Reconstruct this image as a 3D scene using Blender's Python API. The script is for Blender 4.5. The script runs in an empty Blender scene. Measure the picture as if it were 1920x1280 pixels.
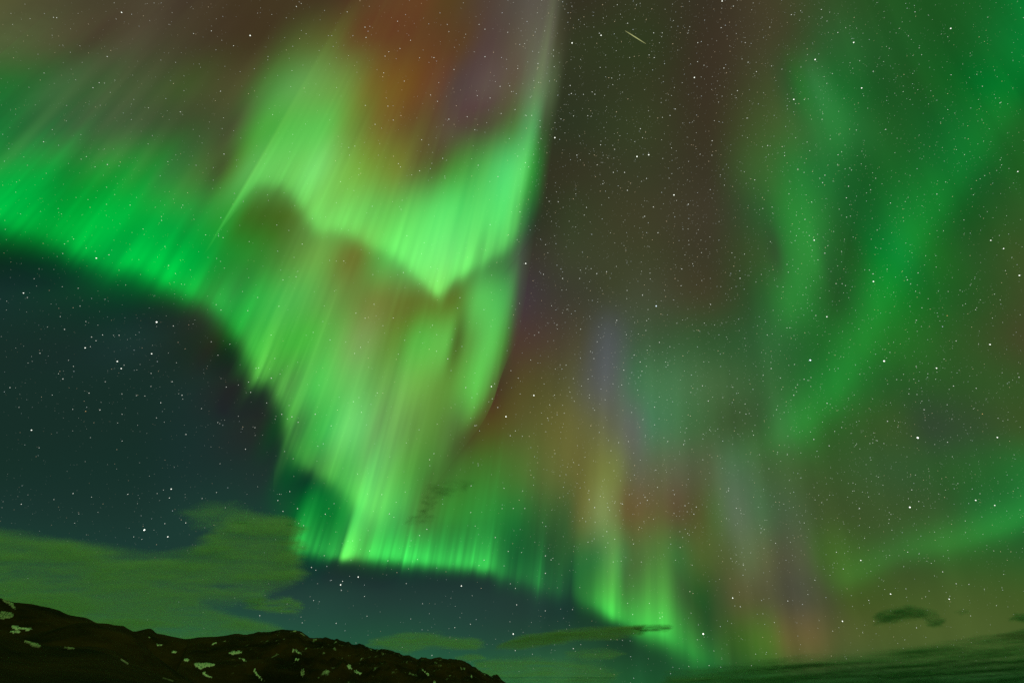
import bpy, math, random
import numpy as np
from mathutils import Vector, Matrix

# ------------------------------------------------------------------ camera, world, light, exposure
F_PX = 747.0            # focal length in pixels of the 1920 x 1280 frame (14 mm on a 36 mm sensor)
PITCH = math.radians(41.5)
CAM_Z = 1.7
scene = bpy.context.scene
cam_data = bpy.data.cameras.new("camera")
cam_data.sensor_width = 36.0
cam_data.lens = F_PX / 1920.0 * 36.0
cam_data.clip_start = 0.1
cam_data.clip_end = 2.0e7
camera = bpy.data.objects.new("camera", cam_data)
camera.location = (0, 0, CAM_Z)
camera.rotation_euler = (math.radians(90) + PITCH, 0, 0)
scene.collection.objects.link(camera)
scene.camera = camera

world = bpy.data.worlds.new("World")
scene.world = world
world.use_nodes = True
world.node_tree.nodes["Background"].inputs[0].default_value = (0.0230, 0.1800, 0.0190, 1)   # the green glow of the sky behind the camera
world.node_tree.nodes["Background"].inputs[1].default_value = 1.0

glow_lamp = bpy.data.lights.new("added_glow", 'SUN')  # added lamp, no moon known: stands in for village and aurora glow
glow_lamp.energy = 0.72
glow_lamp.angle = math.radians(0.5)
glow_lamp.color = (0.66, 1.0, 0.30)
glow_lamp_ob = bpy.data.objects.new("added_glow", glow_lamp)
glow_lamp_ob.rotation_euler = (math.radians(58), 0, math.radians(38))
scene.collection.objects.link(glow_lamp_ob)

scene.view_settings.view_transform = 'Standard'
scene.view_settings.look = 'None'
scene.view_settings.exposure = 0.0
scene.view_settings.gamma = 1.0
scene.render.engine = 'CYCLES'
scene.cycles.use_denoising = False
scene.cycles.transparent_max_bounces = 96
scene.cycles.max_bounces = 6

# ------------------------------------------------------------------ helpers
COL = scene.collection
FWD = np.array([0, math.cos(PITCH), math.sin(PITCH)])
UPV = np.array([0, -math.sin(PITCH), math.cos(PITCH)])
RIGHT = np.array([1.0, 0, 0])

def direction(x, y):
    """unit view direction(s) of the photograph's point(s) x, y"""
    x = np.asarray(x, float); y = np.asarray(y, float)
    v = FWD + ((x - 960.0) / F_PX)[..., None] * RIGHT - ((y - 640.0) / F_PX)[..., None] * UPV
    return v / np.linalg.norm(v, axis=-1, keepdims=True)

def tag(o, label=None, cat=None, group=None, kind=None):
    if label: o["label"] = label
    if cat: o["category"] = cat
    if group: o["group"] = group
    if kind: o["kind"] = kind
    return o

def link(name, me, parent=None):
    o = bpy.data.objects.new(name, me)
    COL.objects.link(o)
    if parent: o.parent = parent
    return o

def grid_faces(nu, nv, keep=None, wrap=False, off=0, flip=False):
    """quads of a grid whose vertex (i, j) is i * nv + j"""
    iu = np.arange(nu if wrap else nu - 1); jv = np.arange(nv - 1)
    I, J = np.meshgrid(iu, jv, indexing='ij')
    I2 = (I + 1) % nu
    f = np.stack([I * nv + J, I2 * nv + J, I2 * nv + J + 1, I * nv + J + 1], -1).reshape(-1, 4)
    if flip: f = f[:, ::-1]
    if keep is not None:
        k = keep.reshape(-1)
        f = f[k[f].any(axis=1)]
    return f + off

def mesh_from(name, verts, faces, colors=None, attr="col", smooth=True, floats=None):
    verts = np.asarray(verts, np.float32); faces = np.asarray(faces, np.int64)
    used = np.unique(faces)
    remap = np.zeros(len(verts), np.int64); remap[used] = np.arange(len(used))
    verts = verts[used]; faces = remap[faces]
    me = bpy.data.meshes.new(name)
    me.vertices.add(len(verts)); me.vertices.foreach_set("co", verts.ravel())
    n = faces.shape[1]
    me.loops.add(faces.size); me.loops.foreach_set("vertex_index", faces.ravel().astype(np.int32))
    me.polygons.add(len(faces))
    me.polygons.foreach_set("loop_start", (np.arange(len(faces)) * n).astype(np.int32))
    me.polygons.foreach_set("loop_total", np.full(len(faces), n, np.int32))
    me.update(calc_edges=True)
    me.polygons.foreach_set("use_smooth", np.full(len(faces), smooth))
    if colors is not None:
        c = np.ones((len(used), 4), np.float32); c[:, :3] = colors[used]
        a = me.attributes.new(attr, 'FLOAT_COLOR', 'POINT'); a.data.foreach_set("color", c.ravel())
    for k, v in (floats or {}).items():
        a = me.attributes.new(k, 'FLOAT', 'POINT'); a.data.foreach_set("value", np.asarray(v, np.float32)[used])
    me.validate()
    return me

def new_mat(name):
    m = bpy.data.materials.new(name); m.use_nodes = True
    nt = m.node_tree; nt.nodes.clear()
    out = nt.nodes.new("ShaderNodeOutputMaterial")
    return m, nt, out

def N(nt, kind, **kw):
    n = nt.nodes.new(kind)
    for k, v in kw.items(): setattr(n, k, v)
    return n

# MODEL-BEGIN ------------------------------------------------------- the light of the night sky, in linear light
VX, VY = 1200.0, -950.0          # where the aurora's rays converge (the magnetic zenith), in the frame's pixels

def srgb(c):
    c = np.asarray(c, float) / 255.0
    return np.where(c <= 0.04045, c / 12.92, ((c + 0.055) / 1.055) ** 2.4)

def _hash(ix, iy, seed):
    h = (ix.astype(np.int64) * 374761393 + iy.astype(np.int64) * 668265263 + seed * 974711) & 0xffffffff
    h = ((h ^ (h >> 13)) * 1274126177) & 0xffffffff
    h = ((h ^ (h >> 16)) * 2246822519) & 0xffffffff
    return ((h ^ (h >> 15)) & 0xffffff) / float(0xffffff)

def vnoise(x, y, seed=0):
    x, y = np.broadcast_arrays(np.asarray(x, float), np.asarray(y, float))
    ix = np.floor(x); iy = np.floor(y); fx = x - ix; fy = y - iy
    fx = fx ** 3 * (fx * (6 * fx - 15) + 10); fy = fy ** 3 * (fy * (6 * fy - 15) + 10)
    a = _hash(ix, iy, seed); b = _hash(ix + 1, iy, seed); c = _hash(ix, iy + 1, seed); d = _hash(ix + 1, iy + 1, seed)
    return (a * (1 - fx) + b * fx) * (1 - fy) + (c * (1 - fx) + d * fx) * fy

def fbm(x, y, seed=0, octaves=4, gain=0.5):
    s = 0.0; a = 1.0; t = 0.0
    for k in range(octaves):
        s = s + a * vnoise(np.asarray(x) * 2 ** k, np.asarray(y) * 2 ** k, seed + 17 * k); t += a; a *= gain
    return s / t * 2 - 1      # -1 .. 1

def pchip(xs, ys, x):
    xs = np.asarray(xs, float); ys = np.asarray(ys, float)
    if ys.ndim == 1: ys = ys[:, None]; flat = True
    else: flat = False
    h = np.diff(xs)[:, None]; d = np.diff(ys, axis=0) / h
    m = np.zeros_like(ys)
    m[0] = d[0]; m[-1] = d[-1]
    prod = d[:-1] * d[1:]
    w = 2 * prod / np.where(np.abs(d[:-1] + d[1:]) < 1e-12, 1e-12, d[:-1] + d[1:])
    m[1:-1] = np.where(prod > 0, w, 0)
    x = np.clip(np.asarray(x, float), xs[0], xs[-1])
    i = np.clip(np.searchsorted(xs, x, side='right') - 1, 0, len(xs) - 2)
    hh = h[i, 0]; t = (x - xs[i]) / hh
    t = t[..., None]; hh = hh[..., None]
    r = ((2 * t**3 - 3 * t**2 + 1) * ys[i] + (t**3 - 2 * t**2 + t) * hh * m[i]
         + (-2 * t**3 + 3 * t**2) * ys[i + 1] + (t**3 - t**2) * hh * m[i + 1])
    return r[..., 0] if flat else r

GREEN = srgb((0, 205, 62)); PALE = srgb((96, 232, 100)); LIME = srgb((92, 205, 70)); MINT = srgb((60, 190, 105))

class Curtain:
    """a sheet of rays standing on a lower edge; ctrl = (x, y, intensity, ray length, softness of the lower edge)"""
    def __init__(s, name, label, low, high, ctrl, rays=0.35, freq=60, seed=1, hi=0.3, wob=6, power=1.3):
        s.name, s.label, s.low, s.high, s.rays, s.freq, s.seed, s.hi, s.wob, s.power = name, label, low, high, rays, freq, seed, hi, wob, power
        c = [((x - VX) / (y - VY), math.hypot(x - VX, y - VY), i, L, so) for x, y, i, L, so in ctrl]
        c.sort(); s.c = np.array(c); s.q = s.c[:, 0] + np.arange(len(c)) * 1e-6
    def edge(s, q):
        v = pchip(s.q, s.c[:, 1:], q)
        rb = v[..., 0] + s.wob * fbm(q * s.freq * 1.2, 3.1, s.seed + 5, 3)
        return rb, np.maximum(v[..., 1], 0), v[..., 2], v[..., 3]
    def light(s, q, r):
        rb, I, L, so = s.edge(q)
        I = np.where((q < s.q[0]) | (q > s.q[-1]), 0, I)
        t = rb - r
        e = 0.004
        slope = (s.edge(q + e)[0] - s.edge(q - e)[0]) / (2 * e * 1.0) / np.maximum(r, 300)
        d = t / np.sqrt(1 + np.clip(slope, -5, 5) ** 2)              # distance square to the lower edge
        foot = 1 / (1 + np.exp(-np.clip(3.2 * (d + 0.12 * so) / so, -30, 30)))
        tp = np.maximum(t, 0)
        body = foot * np.exp(-(tp / L) ** s.power)
        top = s.hi * foot * np.exp(-(tp / (2.3 * L)) ** 2)
        lean = t / 900.0
        n = 0.6 * fbm(q * s.freq, lean * 2.0, s.seed, 3, 0.6) + 0.4 * fbm(q * s.freq * 4.3, lean * 4.5, s.seed + 31, 2)
        n = np.exp(s.rays * 2.0 * n)
        k = np.clip(t / (L * 1.1), 0, 1)[..., None]
        col = s.low * (1 - k) + s.high * k
        return (I * n)[..., None] * (body[..., None] * (1 - s.hi) * col + top[..., None] * s.high)

CURTAINS = [
    Curtain("aurora_curtain", "saturated green aurora band sweeping in from the left above the dark starry sky", GREEN, srgb((0, 140, 48)), [
        (-260, 330, .9, 120, 45), (-60, 400, .95, 130, 45), (0, 418, .95, 130, 42), (90, 448, .75, 115, 45), (170, 482, .85, 100, 40),
        (250, 500, 1.0, 90, 40), (340, 540, .95, 80, 36), (400, 575, .8, 80, 34), (440, 615, .55, 90, 30), (475, 655, .3, 80, 26), (500, 690, .0, 80, 24)],
        rays=.34, freq=17, seed=3, hi=.25, wob=10),
    Curtain("aurora_curtain", "brightest pale green aurora fold hanging in a zigzag edge at the upper centre", PALE, srgb((105, 150, 62)), [
        (405, 435, .0, 160, 14), (418, 420, .3, 170, 14), (440, 385, .40, 170, 16), (480, 345, .42, 170, 22), (540, 352, .50, 170, 24), (600, 425, .62, 150, 26),
        (660, 440, .66, 130, 26), (720, 470, .66, 130, 24), (780, 510, .80, 130, 20), (822, 548, .92, 125, 16), (850, 520, .9, 130, 18),
        (900, 495, .85, 150, 22), (935, 475, .75, 180, 24), (958, 455, .66, 250, 26), (978, 430, .28, 260, 28), (1000, 400, .10, 260, 28), (1024, 370, .0, 260, 28)],
        rays=.26, freq=40, seed=11, hi=.22, wob=7, power=1.5),
    Curtain("aurora_curtain", "broad rayed green aurora curtain folding down through the centre with a stepped left edge", LIME, srgb((100, 160, 72)), [
        (425, 610, .0, 120, 30), (458, 660, .42, 130, 30), (486, 702, .68, 130, 28), (526, 742, .74, 150, 28), (545, 790, .60, 160, 30), (545, 850, .42, 150, 30),
        (575, 880, .5, 160, 20), (625, 905, .75, 190, 24), (665, 940, .8, 190, 30), (700, 960, .70, 190, 40), (740, 960, .45, 190, 50),
        (790, 930, .15, 180, 50), (840, 900, .0, 160, 50)],
        rays=.44, freq=46, seed=23, hi=.25, wob=14),
    Curtain("aurora_curtain", "level lower green aurora band with fine vertical rays above the dark gap", PALE * .35 + GREEN * .65, srgb((30, 130, 50)), [
        (538, 1010, .0, 70, 24), (552, 1030, .75, 75, 20), (600, 1037, .75, 70, 20), (632, 1045, .75, 70, 12), (650, 1046, 1.0, 110, 12), (670, 1044, .85, 90, 14),
        (720, 1048, 1.25, 75, 18), (800, 1053, 1.35, 66, 18), (860, 1059, 1.25, 66, 18), (905, 1065, 1.4, 80, 16), (922, 1066, .85, 80, 18), (940, 1074, .42, 90, 24),
        (980, 1086, .34, 100, 28), (1008, 1096, .36, 90, 28), (1034, 1104, .18, 90, 30), (1090, 1118, .0, 90, 30)],
        rays=.42, freq=80, seed=37, hi=.2, wob=5),
    Curtain("aurora_curtain", "single bright yellow green aurora ray rising from the lower band", srgb((140, 250, 95)), srgb((80, 190, 80)), [
        (634, 1046, .0, 80, 8), (641, 1048, .55, 90, 9), (648, 1048, .65, 110, 9), (660, 1047, .4, 150, 12), (678, 1046, .22, 220, 16), (715, 1044, .0, 260, 20)],
        rays=.1, freq=70, seed=41, hi=.3, wob=2),
    Curtain("aurora_curtain", "narrow slanting green aurora tongue on the right side of the central curtain", srgb((90, 200, 72)), srgb((80, 180, 84)), [
        (770, 905, .0, 170, 30), (820, 860, .14, 170, 26), (855, 815, .30, 160, 28), (885, 775, .48, 150, 26), (915, 735, .50, 150, 24), (934, 695, .40, 170, 28),
        (948, 650, .24, 180, 30), (964, 610, .10, 180, 30), (985, 570, .0, 160, 30)],
        rays=.14, freq=60, seed=47, hi=.2, wob=4),
    Curtain("aurora_curtain", "pair of bright green aurora pillars standing above the long streak cloud", srgb((66, 238, 82)), srgb((100, 132, 48)), [
        (1070, 1110, .0, 130, 20), (1086, 1122, .20, 120, 24), (1102, 1132, .32, 110, 24), (1120, 1140, .55, 100, 22), (1136, 1150, .95, 105, 18), (1146, 1156, 1.12, 115, 16), (1156, 1161, .72, 130, 16), (1172, 1167, .58, 90, 20),
        (1195, 1176, .72, 110, 26), (1225, 1186, .92, 135, 32), (1250, 1194, .98, 140, 34), (1272, 1208, .62, 120, 40), (1300, 1226, .42, 90, 40), (1335, 1240, .22, 80, 40), (1375, 1246, .0, 70, 24)],
        rays=.16, freq=64, seed=53, hi=.16, wob=4),
    Curtain("aurora_curtain", "faint dark green aurora column right of the brown gap, left leg of the V", srgb((50, 160, 62)), srgb((30, 110, 46)), [
        (1420, 700, .0, 160, 60), (1450, 640, .12, 170, 60), (1492, 585, .34, 170, 60), (1522, 520, .34, 160, 60), (1546, 430, .26, 160, 60), (1572, 300, .26, 160, 60), (1600, 180, .16, 160, 60), (1640, 60, .0, 160, 50)],
        rays=.10, freq=26, seed=61, hi=.1, wob=4, power=2.0),
    Curtain("aurora_curtain", "faint green aurora band running down from the upper right corner, right leg of the V", srgb((12, 150, 44)), srgb((16, 110, 38)), [
        (1330, 880, .0, 60, 50), (1420, 850, .28, 80, 50), (1490, 815, .45, 80, 50), (1560, 760, .48, 90, 50), (1610, 680, .46, 110, 50), (1655, 580, .55, 120, 56), (1700, 490, .60, 120, 60),
        (1770, 390, .52, 120, 60), (1850, 280, .44, 130, 60), (1930, 150, .44, 140, 60), (2060, 0, .5, 150, 60)],
        rays=.10, freq=22, seed=67, hi=.15, wob=6, power=2.0),
    Curtain("aurora_curtain", "dim green aurora arc low at the right edge above the dark cloud bank", srgb((30, 140, 46)), srgb((34, 120, 44)), [
        (1540, 1110, .0, 40, 36), (1600, 1090, .28, 50, 36), (1700, 1045, .42, 52, 36), (1800, 1020, .58, 56, 36), (1880, 995, .72, 60, 36), (1960, 960, .75, 60, 36), (2100, 900, .6, 60, 36)],
        rays=.06, freq=20, seed=71, hi=.1, wob=4, power=2.0),
    Curtain("aurora_curtain", "faint grey green rays fanning up and right across the brown upper left sky", srgb((120, 132, 92)), srgb((120, 110, 80)), [
        (-420, 330, .0, 190, 70), (-100, 330, .09, 190, 70), (20, 300, .16, 200, 70), (130, 290, .15, 240, 70), (250, 330, .08, 200, 70), (380, 400, .09, 220, 60), (440, 430, .0, 200, 50)],
        rays=.65, freq=10, seed=83, hi=.35, wob=10, power=2.0),
    Curtain("aurora_curtain", "dim violet brown rays standing over the right horizon beside the pillars", srgb((70, 72, 38)), srgb((66, 60, 50)), [
        (1330, 1236, .0, 140, 24), (1365, 1240, .12, 140, 24), (1420, 1240, .14, 140, 24), (1490, 1236, .17, 170, 22), (1520, 1236, .11, 190, 22), (1560, 1232, .06, 170, 22), (1600, 1232, .0, 140, 22)],
        rays=.8, freq=60, seed=89, hi=.3, wob=3, power=1.6),
]

ROWS = {
0:[(0,84,86,52),(90,78,76,50),(200,72,66,46),(280,76,68,50),(360,68,56,42),(480,66,54,34),(600,68,56,34),(720,96,63,38),(790,100,65,36),(840,88,66,34),(910,82,66,54),(960,84,76,66),(1030,98,95,80),(1060,58,56,42),(1080,52,50,34),(1200,52,56,34),(1320,56,50,36),(1440,68,64,42),(1560,50,80,40),(1680,34,86,34),(1800,28,90,34),(1920,4,118,42)],
80:[(0,80,96,56),(110,78,82,52),(180,70,68,46),(250,78,76,54),(310,70,64,46),(360,68,60,42),(480,66,56,34),(555,78,92,44),(610,92,104,48),(665,100,82,40),(720,102,69,36),(780,100,67,36),(860,90,64,38),(910,84,66,60),(960,90,80,66),(1025,108,112,88),(1046,70,72,50),(1080,50,56,34),(1200,48,58,32),(1320,58,50,36),(1440,66,66,42),(1560,44,92,44),(1680,32,88,36),(1800,24,92,34),(1920,4,122,42)],
160:[(0,36,110,46),(60,46,105,50),(120,66,105,60),(180,62,92,52),(260,72,88,54),(350,66,84,42),(420,74,76,44),(450,78,82,46),(500,76,125,56),(560,96,160,76),(640,110,150,66),(700,120,106,40),(760,114,82,30),(820,102,70,46),(860,84,66,62),(920,94,80,72),(960,94,86,66),(1010,108,130,92),(1036,80,96,64),(1060,48,54,34),(1200,52,58,34),(1320,58,50,36),(1440,64,76,42),(1470,54,84,44),(1500,44,110,46),(1530,48,120,58),(1580,28,105,40),(1700,30,86,34),(1790,18,98,32),(1850,2,114,34),(1920,4,106,32)],
240:[(0,10,120,45),(120,40,105,48),(240,68,98,58),(360,60,86,46),(430,70,80,48),(500,76,165,62),(600,96,195,82),(660,112,150,60),(720,114,104,36),(790,98,86,40),(850,88,66,60),(910,80,84,56),(960,80,125,64),(995,88,170,96),(1020,64,90,52),(1050,46,54,34),(1200,54,62,36),(1320,58,52,36),(1440,64,90,44),(1560,44,125,56),(1680,30,92,36),(1800,18,110,36),(1920,30,100,36)],
320:[(0,0,160,54),(75,0,165,60),(130,0,138,40),(200,0,150,42),(270,6,145,46),(320,50,128,56),(380,68,110,50),(410,66,88,38),(430,76,120,50),(470,94,182,82),(550,110,205,92),(590,120,218,106),(640,122,192,80),(690,116,160,60),(740,114,136,46),(770,102,118,50),(810,84,110,50),(850,76,148,60),(900,80,178,80),(950,86,212,108),(975,95,222,110),(1000,50,150,60),(1030,52,56,36),(1200,56,60,38),(1320,58,54,38),(1430,58,100,46),(1490,42,119,50),(1560,34,110,46),(1680,26,100,36),(1800,18,115,36),(1920,34,95,34)],
400:[(0,0,185,50),(120,0,165,40),(240,0,180,60),(360,20,150,55),(430,60,165,60),(470,62,112,34),(530,70,105,34),(600,120,215,95),(720,105,200,85),(840,95,225,105),(940,92,225,108),(985,40,130,54),(1020,48,56,36),(1080,54,62,38),(1200,62,62,40),(1320,62,58,42),(1430,46,90,44),(1490,44,134,53),(1570,33,100,40),(1680,20,120,38),(1800,24,95,34),(1920,46,86,36)],
480:[(0,10,55,30),(120,5,110,35),(240,0,190,55),(360,0,170,50),(450,40,140,40),(520,68,130,44),(600,108,165,70),(660,110,120,48),(730,100,205,90),(840,115,235,115),(900,96,200,94),(945,74,146,74),(975,70,84,66),(1000,58,58,46),(1080,60,66,44),(1200,62,66,42),(1320,60,58,40),(1430,52,84,42),(1455,50,86,44),(1480,46,124,52),(1520,46,136,54),(1552,38,100,42),(1600,30,92,34),(1650,8,126,38),(1685,12,136,44),(1750,28,110,36),(1830,40,86,36),(1910,56,80,36)],
560:[(0,22,50,44),(120,18,56,40),(240,12,66,38),(340,24,80,36),(410,46,160,55),(480,50,175,65),(560,84,180,76),(640,106,150,66),(700,112,130,58),(780,98,120,42),(850,94,124,44),(905,88,190,85),(940,80,180,84),(975,70,66,64),(1080,62,62,48),(1200,66,74,52),(1320,64,66,42),(1430,44,92,44),(1500,44,130,52),(1570,34,88,36),(1680,24,130,38),(1800,36,88,34),(1920,60,76,38)],
640:[(0,23,47,40),(120,23,47,40),(240,26,52,46),(360,30,46,34),(400,36,50,30),(425,26,66,28),(450,16,100,30),(480,50,186,62),(560,60,186,60),(620,98,186,78),(670,120,162,84),(740,98,142,54),(780,92,180,68),(835,102,190,76),(857,78,112,42),(880,90,156,64),(920,94,196,84),(945,78,140,60),(968,78,66,48),(1080,76,72,50),(1140,80,86,86),(1200,60,88,58),(1320,52,92,48),(1440,40,100,46),(1560,34,110,40),(1680,36,112,38),(1800,46,86,36),(1920,66,72,40)],
720:[(0,23,47,40),(120,23,47,40),(240,23,47,40),(360,28,48,42),(440,34,44,36),(490,46,90,38),(540,60,150,56),(600,85,205,85),(660,104,190,90),(730,104,165,76),(790,110,175,72),(840,96,150,58),(890,96,195,78),(930,80,96,40),(980,84,76,34),(1060,88,88,46),(1140,90,96,92),(1200,60,114,72),(1240,62,120,70),(1320,66,112,60),(1440,44,100,44),(1560,36,130,44),(1680,40,90,38),(1800,46,84,38),(1920,54,84,38)],
800:[(0,23,47,40),(120,23,47,40),(240,23,47,40),(360,26,48,44),(480,34,44,38),(520,20,80,36),(550,20,130,45),(600,60,185,76),(660,110,215,108),(720,108,172,88),(800,96,150,62),(860,80,116,44),(920,84,86,36),(980,90,94,38),(1060,106,104,40),(1120,104,106,62),(1185,92,102,90),(1230,66,122,80),(1290,64,114,62),(1420,52,96,44),(1470,40,124,46),(1505,38,132,44),(1560,46,100,40),(1680,54,84,40),(1750,50,72,48),(1800,50,76,46),(1920,56,84,38)],
880:[(0,23,49,41),(120,23,49,42),(240,23,49,42),(360,26,50,46),(500,30,52,44),(545,10,90,42),(600,20,120,44),(650,84,190,84),(700,105,205,100),(760,90,170,70),(820,70,120,44),(900,66,120,44),(960,74,120,44),(1030,96,110,40),(1080,108,108,40),(1140,120,130,52),(1200,92,96,70),(1260,90,98,66),(1320,86,100,62),(1370,78,116,76),(1440,62,100,50),(1560,56,88,42),(1680,52,86,46),(1800,44,92,42),(1920,36,110,46)],
960:[(0,26,54,47),(120,26,53,46),(240,26,53,46),(360,28,58,50),(480,28,60,50),(535,20,80,46),(575,0,140,54),(620,0,120,42),(650,40,160,64),(690,96,215,98),(740,80,190,85),(790,72,130,48),(840,56,140,52),(900,50,145,56),(960,34,125,48),(1020,50,104,40),(1060,62,100,42),(1090,106,114,46),(1130,126,148,72),(1155,116,124,60),(1178,106,92,42),(1250,96,88,46),(1310,88,92,40),(1340,78,108,50),(1380,90,114,82),(1430,68,106,64),(1480,66,90,56),(1560,62,84,42),(1750,54,90,44),(1850,40,118,44),(1920,34,132,46)],
1040:[(0,28,64,52),(120,28,62,52),(240,28,60,52),(400,30,60,52),(500,30,62,52),(545,20,90,48),(600,10,120,46),(645,50,150,60),(700,40,150,60),(780,30,130,50),(860,30,130,50),(915,30,110,50),(960,10,100,46),(1010,18,92,44),(1070,34,100,44),(1120,50,130,54),(1150,80,160,64),(1195,72,110,44),(1260,60,120,44),(1320,80,104,36),(1360,80,96,44),(1400,92,110,66),(1440,86,94,56),(1475,80,84,58),(1505,76,86,56),(1540,66,98,42),(1565,66,102,40),(1680,58,104,42),(1800,52,104,42),(1920,44,92,40)],
1120:[(0,30,70,54),(120,32,70,56),(360,32,68,56),(540,34,64,56),(600,34,66,56),(720,33,60,53),(840,33,60,53),(960,33,61,52),(1050,28,74,52),(1090,20,90,50),(1130,30,120,50),(1200,36,110,48),(1270,40,110,44),(1310,26,90,36),(1350,62,84,42),(1390,88,90,50),(1440,82,84,52),(1490,78,78,60),(1540,74,80,52),(1600,66,88,36),(1700,66,88,38),(1800,68,90,40),(1920,66,92,38)],
1200:[(0,34,84,60),(240,34,88,62),(360,36,94,64),(600,36,84,62),(720,36,84,60),(840,36,78,60),(960,36,74,56),(1080,34,74,50),(1200,30,84,42),(1260,36,100,42),(1320,26,90,40),(1370,56,96,36),(1440,80,112,42),(1480,98,94,50),(1520,98,90,52),(1580,80,90,46),(1680,74,92,42),(1800,72,92,42),(1920,70,92,42)],
1280:[(0,40,110,66),(240,40,110,66),(600,40,110,66),(840,40,104,66),(960,44,104,64),(1080,46,100,58),(1200,32,88,48),(1320,30,86,44),(1440,36,88,40),(1560,40,86,40),(1700,40,84,40),(1920,38,84,40)],
}


def curtain_light(x, y):
    q = (x - VX) / (y - VY); r = np.hypot(x - VX, y - VY)
    return sum(c.light(q, r) for c in CURTAINS)

ROW_Y = sorted(ROWS)
ROW_X = [np.array([p[0] for p in ROWS[y]], float) for y in ROW_Y]
ROW_T = [srgb([p[1:] for p in ROWS[y]]) for y in ROW_Y]
def _soften(y, xs, t):
    """the mixed glow right of the centre is paler than a first reading of it"""
    w = np.clip((xs - 940) / 60, 0, 1) * np.clip((1560 - xs) / 100, 0, 1) * np.clip((y - 600) / 60, 0, 1) * np.clip((1150 - y) / 60, 0, 1)
    g = (t * np.array([.3, .6, .1])).sum(-1, keepdims=True)
    return t + (0.16 * w)[:, None] * (g * np.array([1.0, 1.12, .9]) - t)
ROW_T = [_soften(_y, _x, _t) for _y, _x, _t in zip(ROW_Y, ROW_X, ROW_T)]
ROW_C = []
FLOOR = srgb((26, 56, 40))
for _y, _x, _t in zip(ROW_Y, ROW_X, ROW_T):
    # a smeared reading of the curtains near each node, so that a node beside a sharp edge is not off
    _s = 0.0
    for _dx, _dy, _w in ((0, 0, .4), (-14, 0, .15), (14, 0, .15), (0, -12, .15), (0, 12, .15)):
        _s = _s + _w * curtain_light(_x + _dx, np.full_like(_x, _y + _dy))
    ROW_C.append(np.maximum(_t - _s, np.minimum(0.85 * _t, FLOOR)))

def glow_light(x, y):
    """diffuse glow of the sky behind the curtains, drawn out along the same rays"""
    x = np.asarray(x, float); y = np.asarray(y, float)
    q = (x - VX) / (np.maximum(y, -800.0) - VY)
    yy = np.clip(y, ROW_Y[0], ROW_Y[-1] - 1e-6)
    ya = np.array(ROW_Y, float)
    i = np.clip(np.searchsorted(ya, yy, side='right') - 1, 0, len(ya) - 2); f = ((yy - ya[i]) / (ya[i + 1] - ya[i]))[..., None]
    vals = np.stack([pchip(ROW_X[k], ROW_C[k], VX + q * (ROW_Y[k] - VY)) for k in range(len(ROW_Y))])   # rows, ..., 3
    n = len(ROW_Y)
    def at(k): return np.take_along_axis(vals, np.broadcast_to(np.clip(k, 0, n - 1)[None, ..., None], (1,) + f.shape[:-1] + (3,)), 0)[0]
    a, b, c, d = at(i - 1), at(i), at(i + 1), at(i + 2)
    v = b + 0.5 * f * (c - a + f * (2 * a - 5 * b + 4 * c - d + f * (3 * (b - c) + d - a)))
    v = np.clip(v, np.minimum(b, c) * 0.85, np.maximum(b, c) * 1.15)
    st = fbm(q * 26, y / 700.0, 77, 3, 0.6)
    amt = np.clip((v[..., 1] - 0.045) * 3, 0, 0.16)
    v = v * (1 + amt * st)[..., None]
    low = np.clip((y - 560) / 240, 0, 1) * np.clip((q + .14) / .05, 0, 1) * np.clip((.26 - q) / .08, 0, 1)
    v = v * (1 + low * .13 * fbm(q * 75, y / 500.0, 101, 3, .6))[..., None]
    return np.maximum(v, 0)
# MODEL-END

# ------------------------------------------------------------------ terrain: one sheet, hills to the left, flat to the horizon
def to_az(x, y):
    d = direction(x, y)
    return np.arctan2(d[..., 0], d[..., 1]), d[..., 2] / np.hypot(d[..., 0], d[..., 1])

SKYLINE = [(-500, 1075), (-250, 1092), (-100, 1106), (0, 1120), (12, 1124), (31, 1129), (52, 1130.5), (81, 1136), (108, 1142.5), (133, 1152.5), (160, 1157), (185, 1167),
    (202, 1168), (215, 1171), (229, 1172), (241, 1178), (252, 1183), (266, 1180), (281, 1177.5), (287, 1180), (294, 1186), (308, 1189), (325, 1192.5), (348, 1197), (375, 1193.5), (408, 1192.5),
    (425, 1190), (444, 1187), (458, 1189), (485, 1184.5), (506, 1184), (527, 1179.6), (546, 1180.6), (560, 1181.5), (568, 1186), (577, 1192.5), (587, 1195.6),
    (600, 1195), (605, 1196.5), (609, 1194), (613, 1194), (617, 1197.5), (627, 1199), (631, 1197), (637, 1201), (646, 1203), (650, 1204), (653, 1202), (660, 1206), (668, 1208), (672, 1206.5), (679, 1208), (694, 1215), (704, 1218), (710, 1218),
    (716, 1216.5), (732, 1219), (748, 1224), (757, 1229), (765, 1228), (776, 1232), (785, 1235.7), (790, 1232), (796, 1232), (805, 1235), (823, 1232.4), (836, 1235),
    (852, 1236.5), (870, 1239), (877, 1243), (885, 1249), (890, 1251), (898, 1257), (910, 1265), (920, 1270), (926, 1268), (934, 1270), (941, 1276), (947, 1279.5), (975, 1289), (1040, 1297)]
MIDHILL = [(-500, 1190), (-100, 1200), (40, 1192), (75, 1184), (105, 1176), (140, 1168), (165, 1166), (195, 1171), (230, 1181), (262, 1203), (300, 1236), (345, 1268), (400, 1296), (700, 1299), (1040, 1300)]
NEARHILL = [(-500, 1160), (-60, 1182), (0, 1190), (40, 1203), (100, 1214), (160, 1217), (205, 1223), (250, 1243), (310, 1268), (380, 1290), (700, 1300), (1040, 1301)]
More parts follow.
